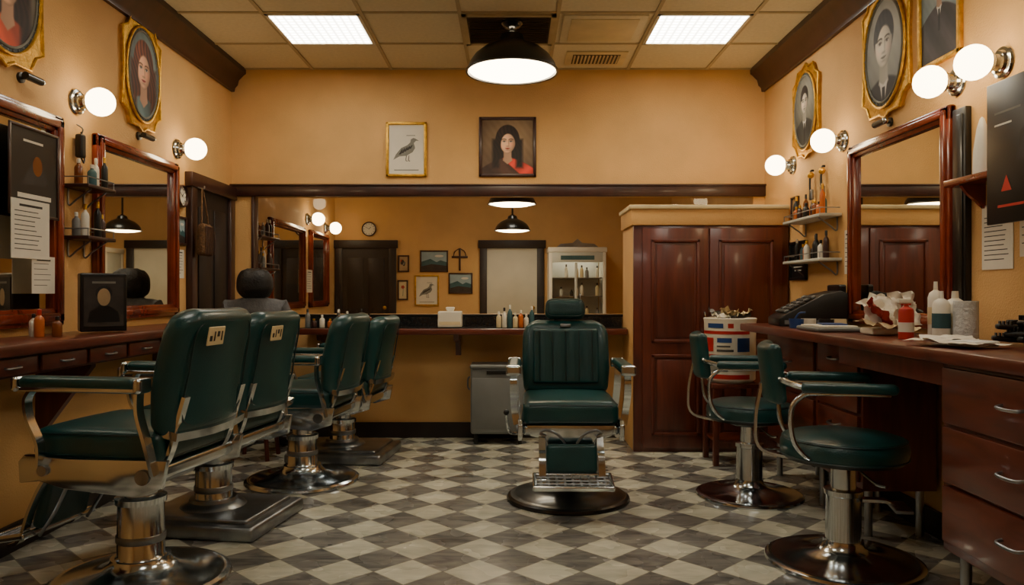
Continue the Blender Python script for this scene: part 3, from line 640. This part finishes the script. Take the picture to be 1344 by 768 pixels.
# ---------------------------------------------------------------- round swivel chairs
def swivel(loc,rz,zs,rs,rb,k=1):
    b=B()
    b.lathe([(0,0),(rb,0),(rb+.004,.008),(rb,.018),(rb*.93,.026),(rb*.9,.024),(rb*.6,.04),(rb*.34,.055),(rb*.27,.075),(rb*.25,.10),(0,.10)],CHROME,n=56)
    b.lathe([(.075,.08),(.072,.10),(.070,zs-.26),(.078,zs-.255),(.078,zs-.235),(.05,zs-.23),(.05,zs-.12),(0,zs-.12)],CHROME,n=36)
    b.lathe([(0,zs-.135),(.10,zs-.135),(rs*.6,zs-.115),(rs*.93,zs-.105),(rs*.95,zs-.085),(0,zs-.085)],BLACKM)
    b.lathe([(0,zs-.095),(rs*.9,zs-.095),(rs*.98,zs-.085),(rs,zs-.06),(rs*.99,zs-.035),(rs*.93,zs-.012),(rs*.8,zs-.002),(rs*.4,zs+.008),(0,zs+.01)],GREEN,n=56)
    for z,q in ((zs-.018,.955),(zs-.088,.985)): b.lathe([(rs*q+.004*math.cos(a),z+.004*math.sin(a)) for a in [math.pi/3*i for i in range(7)]],GREEND,n=48)
    xb=-rs-.055
    zbk=zs+.255
    b.rbox((xb,0,zbk),(.055,.34,.25),.026,GREEN,rot=(0,-6,0),fn=lambda v:Vector((v.x+1.3*v.y*v.y,v.y*(1-.9*max(0,v.z)**1.5),v.z)),m=10)
    b.tube([(xb-.02,0,zbk-.05),(xb-.045,0,zs+.05),(xb-.02,0,zs-.08),(-rs*.5,0,zs-.118)],.0,CHROME,rect=(.05,.012))
    for s in (-1,1):
        y=s*(rs-.03);za=zs+.215
        b.rbox((-.02,y,za),(.36,.062,.042),.02,GREEN);b.rbox((-.02,y,za-.022),(.30,.035,.012),.004,CHROME)
        b.tube([(-.14,y,za-.02),(-.19,y,za-.03),(-.235,y*.96,za-.09),(-.225,y*.92,zs-.0),(-.17,y*.85,zs-.07),(-.08,y*.6,zs-.112)],.011,CHROME,n=10)
        b.tube([(-.19,y,za),(-.26,y*.85,za+.02),(xb+.03,y*.55,zbk)],.012,CHROME,n=8)
    b.tube([(.07,0,.27),(.16,0,.27),(.20,0,.25)],.0,CHROME,rect=(.05,.012));b.rbox((.22,0,.245),(.07,.16,.016),.006,STEEL)
    b.tube([(.05,-.03,zs-.14),(.08,-.2,zs-.16),(.1,-.3*rs/.26,zs-.15)],.006,CHROME,n=8)
    b.end('swivel_chair',loc,rz)
swivel((1.40,3.22,0),-13,.545,.255,.315)
swivel((1.33,4.27,0),-9,.535,.235,.29)
# ---------------------------------------------------------------- small goods
def bottle(b,x,y,z,h,r,m,cap=BLACK,n=14):
    b.lathe([(0,0),(r*.95,0),(r,.004),(r,h*.62),(r*.85,h*.70),(r*.38,h*.78),(r*.36,h*.84),(0,h*.84)],m,c=(x,y,z),n=n)
    b.lathe([(0,h*.82),(r*.45,h*.82),(r*.45,h*.98),(r*.35,h),(0,h)],cap,c=(x,y,z),n=n)
def spray(b,x,y,z,h,r,m,cap=WHITE):
    b.lathe([(0,0),(r,0),(r,h*.68),(r*.9,h*.74),(r*.35,h*.8),(r*.3,h*.86),(0,h*.86)],m,c=(x,y,z),n=18)
    b.rbox((x-r*.3,y,z+h*.93),(r*1.8,r*.6,h*.12),.004,cap);b.tube([(x-r*.8,y,z+h*.88),(x-r*.9,y,z+h*.78)],.003,cap,n=6,smooth=False)
def wshelf(y0,y1,z,side,m=GRANITE,d=.14,glass=False):
    b=B();x0=0
    b.b2((y0,-d,z-.018),(y1,0,z),m,.004)
    for y in (y0+.06,y1-.06): b.tube([(y,-.006,z-.018),(y,-.008,z-.1),(y,-.05,z-.07),(y,-d+.02,z-.02)],.005,STEEL,n=6)
    b.tube([(y0+.01,-.01,z+.035),(y0+.01,-d+.008,z+.035),(y1-.01,-d+.008,z+.035),(y1-.01,-.01,z+.035)],.003,STEEL,n=6,smooth=False)
    for y in (y0+.01,y1-.01): b.cyl((y,-d+.008,z),(y,-d+.008,z+.035),.003,STEEL,n=6)
    return b
cols=[BLACK,AMBER,WHITE,DARK,BLACK,ORANGE,GREY,TEAL]
def shelfset(yc,zs_,side,w=.42,seed=1):
    rnd=random.Random(seed)
    for zz in zs_:
        b=wshelf(-w/2,w/2,0,side,m=DARK if side<0 else LGREY)
        b.end('display_shelf',(XL if side<0 else XR,yc,zz),90 if side<0 else -90)
        b=B();n=int(w/.052)
        for i in range(n):
            if rnd.random()<.12: continue
            bottle(b,-w/2+.04+i*.05,-.07+rnd.uniform(-.02,.02),0,rnd.uniform(.09,.19),rnd.uniform(.016,.022),rnd.choice(cols),rnd.choice([BLACK,GOLD,WHITE]))
        b.end('toiletry_bottles',(XL if side<0 else XR,yc,zz+.0005),90 if side<0 else -90)
shelfset(3.855,(1.675,1.42),-1,w=.26,seed=3)
shelfset(4.90,(1.62,1.35),1,w=.62,seed=5)
shelfset(6.55,(1.62,1.35),-1,w=.5,seed=8)
b=B();b.rbox((0,-.03,0),(.045,.04,.12),.012,BLACK);b.tube([(0,-.03,.05),(.02,-.03,.09),(0,-.01,.11)],.004,BLACK,n=6);b.tube([(0,-.03,-.05),(.03,-.03,-.08),(.05,-.02,-.03),(.04,-.01,.08)],.004,BLACK,n=6);b.end('hair_clippers',(XL,3.85,1.88),90)
for y,k in ((5.0,1),(4.82,2)):
    b=B();b.sph((0,-.03,.03),.022,GOLD,u=12,v=8);b.tube([(0,-.01,.06),(0,-.03,.05),(0,-.035,-.05),(.01*k,-.03,-.12)],.007,BLACK,n=8);b.rbox((0.01,-.03,-.1),(.04,.02,.07),.008,STEEL);b.end('hanging_tools',(XR,y,1.88),-90)
# bag
b=B();b.rbox((0,-.05,-.33),(.17,.06,.22),.028,WICK,fn=lambda v:Vector((v.x*(1-.9*v.z),v.y*(1-1.5*v.z),v.z)))
b.tube([(-.06,-.05,-.23),(-.03,-.04,-.08),(0,-.03,.02),(.03,-.04,-.08),(.06,-.05,-.23)],.006,WICK,n=6);b.tube([(0,-.0,.03),(0,-.04,.02),(0,-.045,.04)],.005,STEEL,n=6)
for i in range(7): b.tube([(-.075+i*.025,-.085,-.43),(-.07+i*.024,-.088,-.33),(-.06+i*.02,-.08,-.24)],.003,DARK,n=5)
b.end('hanging_bag',(XL+.058,5.22,1.83),90)
# left counter goods
b=B();b.rbox((0,0,.145),(.20,.12,.28),.008,BLACK);b.b2((-.085,-.064,.03),(.085,-.059,.265),BGD);b.flat([(-.07,.05),(.07,.05),(.06,.10),(.02,.13),(-.02,.13),(-.06,.10)],-.0645,BLACK);b.flat(ell(0,.17,.028,.042,20),-.065,BGT);b.flat(ell(0.0,.19,.036,.035,20),-.0648,HAIR);b.b2((-.05,-.0655,.235),(.05,-.0645,.245),BGG);b.end('product_display_box',(-1.99,3.70,ZC+.003),35)
b=B();bottle(b,0,0,0,.12,.02,ORANGE,RED);bottle(b,.06,.03,0,.09,.02,AMBER);bottle(b,-.05,.04,0,.1,.018,WHITE);b.end('toiletry_bottles',(-2.06,3.32,ZC+.001))
# back counter goods
b=B();b.rbox((0,0,.062),(.18,.12,.12),.008,WHITE);b.b2((-.08,-.062,.02),(.08,-.0595,.045),CREAM);b.rbox((0,0,.135),(.06,.03,.04),.012,PAPER,fn=lambda v:Vector((v.x*(1+v.z*15),v.y,v.z)));b.end('tissue_box',(-.47,5.80,.875))
b=B()
for i,(m,h) in enumerate(((CREAM,.12),(WHITE,.15),(TEAL,.17),(CREAM,.11),(ORANGE,.13),(WHITE,.1),(TEAL,.16))): bottle(b,-.12+i*.042,random.uniform(-.03,.03),0,h,.019,m,random.choice([BLACK,WHITE,GOLD]))
b.end('toiletry_bottles',(.02,5.82,.875))
b=B()
for i in range(9): bottle(b,-.3+i*.06,random.uniform(-.04,.04),0,random.uniform(.05,.14),.02,random.choice(cols),random.choice([BLACK,WHITE,GOLD]))
b.end('toiletry_bottles',(-1.27,5.84,.875))
# right counter goods
b=B();b.prism([(-.19,0),(.19,0),(.19,.19),(.15,.205),(.06,.185),(-.17,.06),(-.19,.045)],-.14,.14,BLACK,bev=.006)
MK=Matrix.Translation((-.055,0,.128))@Matrix.Rotation(-math.atan2(.125,.23),4,'Y')
for i in range(6):
    for j in range(6): b.rbox((-.095+i*.034,-.10+j*.04,.004),(.026,.030,.012),.004,INK if (i+j)%5 else GREY,M=MK)
b.rbox((.17,0,.215),(.04,.24,.05),.012,BLACK);b.flat(rect(-.16,.17,.012,.035),-.1405,GREY);b.end('cash_register',(1.74,4.50,ZC+.001),-6)
b=B()
for i in range(4): b.lathe([(0,0),(.035+.003*i,0),(.04,.05),(.036,.05),(.032,.005)],(BLUE,WHITE,BLACK,CREAM)[i],c=(i*.07,-.03*i+.04*(i%2),0),n=20)
b.tube([(0,.02,.05),(.02,.01,.08),(.05,0,.085)],.005,BLUE,n=6);b.end('shaving_cups',(1.56,4.18,ZC+.001))
b=B();b.rbox((0,0,.012),(.22,.30,.022),.01,GREY);b.rbox((0,0,.026),(.17,.24,.008),.003,PAPER,rot=(0,0,8));b.rbox((.03,.03,.034),(.12,.16,.006),.002,BLUE,rot=(0,0,-12));b.end('tray_with_papers',(1.60,3.85,ZC+.001))
b=B();random.seed(4)
def sheet(b,c,w,h,rot,m,amp,sd):
    tb=bmesh.new();n=14;g=[]
    rr=random.Random(sd);p=[rr.uniform(0,6) for _ in range(4)]
    for i in range(n):
        g.append([tb.verts.new(((i/(n-1)-.5)*w,(j/(n-1)-.5)*h,amp*(math.sin(i*.9+p[0])*math.cos(j*.7+p[1])+.6*math.sin(j*1.5+i*.8+p[2])))) for j in range(n)])
    for i in range(n-1):
        for j in range(n-1): tb.faces.new((g[i][j],g[i+1][j],g[i+1][j+1],g[i][j+1]))
    b.add(tb,m,Matrix.Translation(c)@Euler([R(a) for a in rot]).to_matrix().to_4x4())
sheet(b,(0,0,.105),.22,.17,(50,-10,35),PAPER,.012,1);sheet(b,(.05,.03,.105),.20,.15,(62,12,-20),WHITE,.012,2);sheet(b,(-.04,-.06,.09),.16,.14,(48,22,70),RED,.01,3)
sheet(b,(.0,-.04,.05),.22,.18,(6,5,10),CREAM,.01,4);sheet(b,(.08,-.05,.12),.14,.16,(70,0,20),PAPER,.014,5);b.rbox((0,0,.016),(.15,.13,.03),.01,WHITE)
b.end('crumpled_papers',(1.70,3.50,ZC+.002))
b=B();spray(b,0,0,0,.17,.03,RED,WHITE);b.lathe([(.0305,.03),(.0305,.07)],WHITE,n=18);spray(b,.05,.09,0,.16,.026,RED,RED);b.end('spray_cans',(1.64,3.17,ZC+.001))
b=B()
for x,y,h,r in ((0,0,.20,.033),(.07,.03,.20,.035),(.05,.13,.24,.03),(.12,.1,.2,.03)):
    b.lathe([(0,0),(r,0),(r,h*.72),(r*.8,h*.8),(r*.3,h*.85),(r*.25,h),(0,h)],WHITE,c=(x,y,0),n=22);b.lathe([(r+.001,h*.25),(r+.001,h*.55)],TEAL if x<.01 else CREAM,c=(x,y,0),n=22)
b.lathe([(0,0),(.045,0),(.045,.16),(.012,.16),(.012,.15),(0,.15)],TOWEL,c=(.07,-.05,0),n=26)
b.end('lotion_bottles',(1.735,3.08,ZC+.001))
b=B();sheet(b,(0,0,.014),.22,.28,(0,2,12),PAPER,.004,7);sheet(b,(.03,.10,.022),.18,.18,(3,0,-25),WHITE,.006,8);b.rbox((.02,-.06,.012),(.12,.12,.02),.009,TOWEL,rot=(0,0,20));b.end('folded_towel',(1.60,2.74,ZC+.004),4)
b=B();random.seed(9)
for i in range(14):
    x,y=random.uniform(-.05,.05),random.uniform(-.14,.10);a=random.uniform(0,180);z=.018+.022*(i//4)
    b.rbox((x,y,z),(.14,.03,.02),.009,BLACK,rot=(0,random.uniform(-5,5),a))
    for j in range(4): b.rbox((x+math.cos(R(a))*(.02+.012*j),y+math.sin(R(a))*(.02+.012*j),z+.016),(.004,.026,.018),.002,BLACKM,rot=(0,0,a))
b.end('hair_brushes',(1.88,2.80,ZC+.005))
# dark post right of mirror
b=B();b.b2((-.05,-.03,0),(.05,0,1.0),BLACK,.006);b.b2((-.035,-.036,.03),(.035,-.028,.97),BLACKM,.004);b.end('dark_wood_post',(XR,3.345,.95),-90)
# far right shelf + sign
b=B();b.b2((-.26,-.13,-.03),(.4,0,0),WOODR,.006)
for x in (-.18,.25): b.prism([(0,0),(.1,0),(.08,-.03),(.0,-.1)],-.01,.01,WOODR,M=Matrix.Translation((x,0,-.03))@Matrix.Rotation(R(-90),4,'Z'))
b.end('display_shelf',(XR,3.03,1.62),-90)
b=B();b.lathe([(0,0),(.035,0),(.032,.1),(.02,.19),(.009,.23),(0,.24)],WHITE,c=(0,0,0),n=20);b.end('white_decanter',(1.925,3.12,1.621))
b=B();b.b2((-.2,-.015,-.27),(.2,0,.27),BLACK,.004)
b.flat([(-.11,-.15),(-.05,-.15),(-.08,-.09)],-.0156,RED);b.flat(rect(-.15,.0,.145,.153),-.0156,BGG);b.flat(rect(-.15,-.05,.10,.107),-.0156,PAPER);b.flat(rect(-.13,.02,-.21,-.20),-.0156,RED)
b.flat([(-.02,-.05),(.16,-.04),(.12,.05),(.06,.10),(.0,.06)],-.0156,BGD)
b.end('advertising_sign',(1.858,2.76,1.67),-90)
# printed bin on stand
b=B();b.lathe([(.0,0),(.14,0),(.165,.02),(.17,.40),(.175,.425),(.168,.43),(.16,.40),(0,.38)],WHITE,n=36)
for z0,z1,m,a0,a1 in ((.03,.06,RED,175,300),(.08,.14,BGG,190,250),(.09,.13,BLUE,262,300),(.165,.19,RED,175,300),(.21,.30,RED,182,216),(.21,.225,INK,225,262),(.24,.25,INK,225,255),(.27,.30,BLUE,226,258),(.21,.30,BLUE,270,300),(.325,.345,RED,175,300),(.365,.395,BLUE,200,240),(.365,.395,RED,250,262)):
    for i in range(20):
        t0=R(a0+(a1-a0)*i/20);t1=R(a0+(a1-a0)*(i+1)/20);r=.1725
        tb=bmesh.new();tb.faces.new([tb.verts.new(q) for q in ((r*math.cos(t0),r*math.sin(t0),z0),(r*math.cos(t1),r*math.sin(t1),z0),(r*math.cos(t1),r*math.sin(t1),z1),(r*math.cos(t0),r*math.sin(t0),z1))]);b.add(tb,m)
random.seed(3)
for i in range(5): sheet(b,(random.uniform(-.06,.08),random.uniform(-.06,.06),.43+random.uniform(0,.03)),.16,.12,(random.uniform(-30,30),random.uniform(-30,30),random.uniform(0,180)),random.choice([WHITE,GREY,CREAM]),.014,i)
b.rbox((.06,-.05,.44),(.14,.05,.03),.012,BLACK,rot=(0,-12,20))
b.end('printed_bin',(1.47,5.14,.541))
b=B();b.b2((-.16,-.16,.51),(.16,.16,.54),WOOD,.005)
for sx in (-1,1):
    for sy in (-1,1): b.b2((sx*.13-.018,sy*.13-.018,0),(sx*.13+.018,sy*.13+.018,.52),WOOD,.004)
b.b2((-.13,-.13,.15),(.13,.13,.17),WOOD,.003);b.end('side_stand',(1.47,5.14,0))
# display cabinet in the far room that imitates the mirror's reflection
b=B();w,hh,d=.68,1.62,.42
for x in (-w/2,w/2-.04):
    for y in (-d,-.04): b.b2((x,y,0),(x+.04,y+.04,hh),WHITE,.005)
b.b2((-w/2,-d,0),(w/2,0,.3),LGREY,.006);b.b2((-w/2-.01,-d-.01,hh),(w/2+.01,0,hh+.06),WHITE,.008);b.b2((-w/2+.05,-.03,.3),(w/2-.05,-.01,hh),LGREY)
b.b2((-w/2+.005,-d+.04,.3),(-w/2+.012,-.04,hh),LGREY);b.b2((w/2-.012,-d+.04,.3),(w/2-.005,-.04,hh),LGREY)
b.prism([(-.25,hh+.06),(.25,hh+.06),(.2,hh+.10),(.06,hh+.11),(0,hh+.16),(-.06,hh+.11),(-.2,hh+.10)],-d+.01,-d+.03,STEEL)
b.b2((-w/2+.04,-d,hh-.12),(w/2-.04,-d+.02,hh),LGREY,.003);b.b2((-.2,-d-.002,hh-.09),(.2,-d+.01,hh-.04),TEAL);b.flat(rect(-w/2+.04,w/2-.04,.3,hh-.12),-d+.01,PANE)
b.cyl((-.25,-.22,hh-.03),(.25,-.22,hh-.03),.015,emis('cabinet_tube',(255,245,225),14),n=8)
for z in (.6,.85,1.1,1.32):
    b.b2((-w/2+.04,-d+.05,z-.012),(w/2-.04,-.03,z),STEEL)
    for i in range(9):
        if random.random()<.35: continue
        bottle(b,-w/2+.09+i*.062,-d+.12,z,random.uniform(.07,.16),.022,random.choice([LGREY,GREY,WHITE,CREAM,GREY,BLACK]))
b.box((-.02,-d-.004,.92),(.03,.02,1.15),LGREY,bev=.004);b.tube([(.03,-d-.005,.9),(.03,-d-.03,.92),(.03,-d-.03,1.1),(.03,-d-.005,1.12)],.008,STEEL,n=8)
b.end('display_cabinet',(.78,YA-.02,0))
# ---------------------------------------------------------------- seated person
def empty(name,loc,rz):
    e=bpy.data.objects.new(name,None);bpy.context.scene.collection.objects.link(e);e.location=loc;e.rotation_euler=(0,0,R(rz));return e
def skin(name,V,E,rad,mat,parent,sub=2):
    me=bpy.data.meshes.new(name);me.from_pydata([tuple(v) for v in V],E,[]);o=bpy.data.objects.new(name,me);bpy.context.scene.collection.objects.link(o)
    o.parent=parent;md=o.modifiers.new('s','SKIN');md.use_smooth_shade=True
    sv=me.skin_vertices[0].data if me.skin_vertices else None
    if sv:
        for i,r in enumerate(rad): sv[i].radius=(r if isinstance(r,tuple) else (r,r));
        sv[0].use_root=True
    s2=o.modifiers.new('u','SUBSURF');s2.levels=sub;s2.render_levels=sub
    me.materials.append(mat);return o
P=empty('seated_person',(-1.77,5.26,0.02),8)
V=[(0,0,.56),(0,-.01,.68),(0,0,.88),(0,0,1.02),(0,.0,1.075),(0,.005,1.10)];rad=[(.15,.10),(.14,.105),(.17,.12),(.15,.11),(.10,.09),(.07,.07)];E=[(0,1),(1,2),(2,3),(3,4),(4,5)]
for s in (-1,1):
    k=len(V);V+=[(s*.165,0,1.02),(s*.215,.03,.88),(s*.225,.07,.75),(s*.19,.19,.68),(s*.15,.29,.635)];rad+=[.075,.058,.048,.042,.033];E+=[(3,k),(k,k+1),(k+1,k+2),(k+2,k+3),(k+3,k+4)]
skin('jacket',V,E,rad,GREYC,P)
V=[(0,0,.53)];rad=[(.15,.09)];E=[]
for s in (-1,1):
    k=len(V);V+=[(s*.09,.06,.53),(s*.12,.25,.54),(s*.13,.43,.53),(s*.13,.44,.32),(s*.13,.43,.07)];rad+=[.088,.078,.064,.055,.042];E+=[(0,k),(k,k+1),(k+1,k+2),(k+2,k+3),(k+3,k+4)]
skin('trousers',V,E,rad,NAVY,P)
for s in (-1,1):
    b=B();b.rbox((s*.13,.48,.025),(.09,.25,.085),.035,BLACK,fn=lambda v:Vector((v.x,v.y,v.z*(1-.9*max(0,v.y)*4*.5))));b.end('shoe',parent=P)
    V=[(s*.15,.29,.635),(s*.145,.33,.630),(s*.14,.37,.625)];rad=[(.026,.018),(.036,.015),(.038,.014)];E=[(0,1),(1,2)]
    for q,(dx,l) in enumerate(((-.027,.062),(-.009,.072),(.009,.068),(.027,.052))):
        k=len(V);V+=[(s*.14+dx,.385,.626),(s*.14+dx*1.1,.385+l*.5,.622),(s*.14+dx*1.1,.385+l,.608)];rad+=[.009,.0085,.007];E+=[(2,k),(k,k+1),(k+1,k+2)]
    k=len(V);V+=[(s*.14-s*.035,.35,.622),(s*.14-s*.052,.38,.615)];rad+=[.011,.008];E+=[(1,k),(k,k+1)]
    skin('hand',V,E,rad,SKIN,P)
b=B();b.cyl((0,0,1.03),(0,.01,1.13),.052,SKIN,r2=.048)
b.rbox((0,.015,1.185),(.148,.19,.22),.073,SKIN,fn=lambda v:Vector((v.x*(1+.9*min(0,v.z)*1.2),v.y,v.z)),m=6)
b.rbox((0,.112,1.18),(.026,.03,.05),.012,SKIN)
for s in (-1,1):
    b.sph((s*.033,.103,1.205),.013,WHITE,u=12,v=8);b.sph((s*.033,.113,1.205),.006,BLACK,u=8,v=6);b.sph((s*.076,.01,1.19),.026,SKIN,sc=(.4,.7,1.1),u=12,v=8);b.rbox((s*.033,.106,1.228),(.035,.01,.007),.003,HAIR)
b.rbox((0,.104,1.135),(.045,.012,.012),.005,LIPS);b.end('head',loc=(0,0,-.02),parent=P)
b=B();b.rbox((0,-.02,1.20),(.235,.22,.21),.085,HAIR,fn=lambda v:Vector((v.x*(1-.35*max(0,v.z)*1.2),min(v.y,.075) if v.z<.03 else v.y,v.z+.004*math.sin(v.x*90)*math.cos(v.y*80))),m=12)
b.end('hair',loc=(0,0,-.02),parent=P)
b=B();b.lathe([(0,.38),(.17,.38),(.18,.39),(.18,.415),(.165,.43),(0,.435)],GREEND)
for a in range(4):
    t=R(45+90*a);b.cyl((.12*math.cos(t),.12*math.sin(t),.39),(.17*math.cos(t),.17*math.sin(t),0),.015,WOOD,n=12)
b.end('stool',(-1.77,5.26,0))
# ---------------------------------------------------------------- world, camera
w=bpy.data.worlds.new('world');bpy.context.scene.world=w;w.use_nodes=True;w.node_tree.nodes['Background'].inputs[0].default_value=(.9,.75,.5,1);w.node_tree.nodes['Background'].inputs[1].default_value=.3
cam=bpy.data.cameras.new('camera');co=bpy.data.objects.new('camera',cam);bpy.context.scene.collection.objects.link(co)
co.location=(0,0,1.14);co.rotation_euler=(R(90),0,0);cam.sensor_width=36;cam.lens=36*1000/1344;cam.clip_start=.05
bpy.context.scene.camera=co
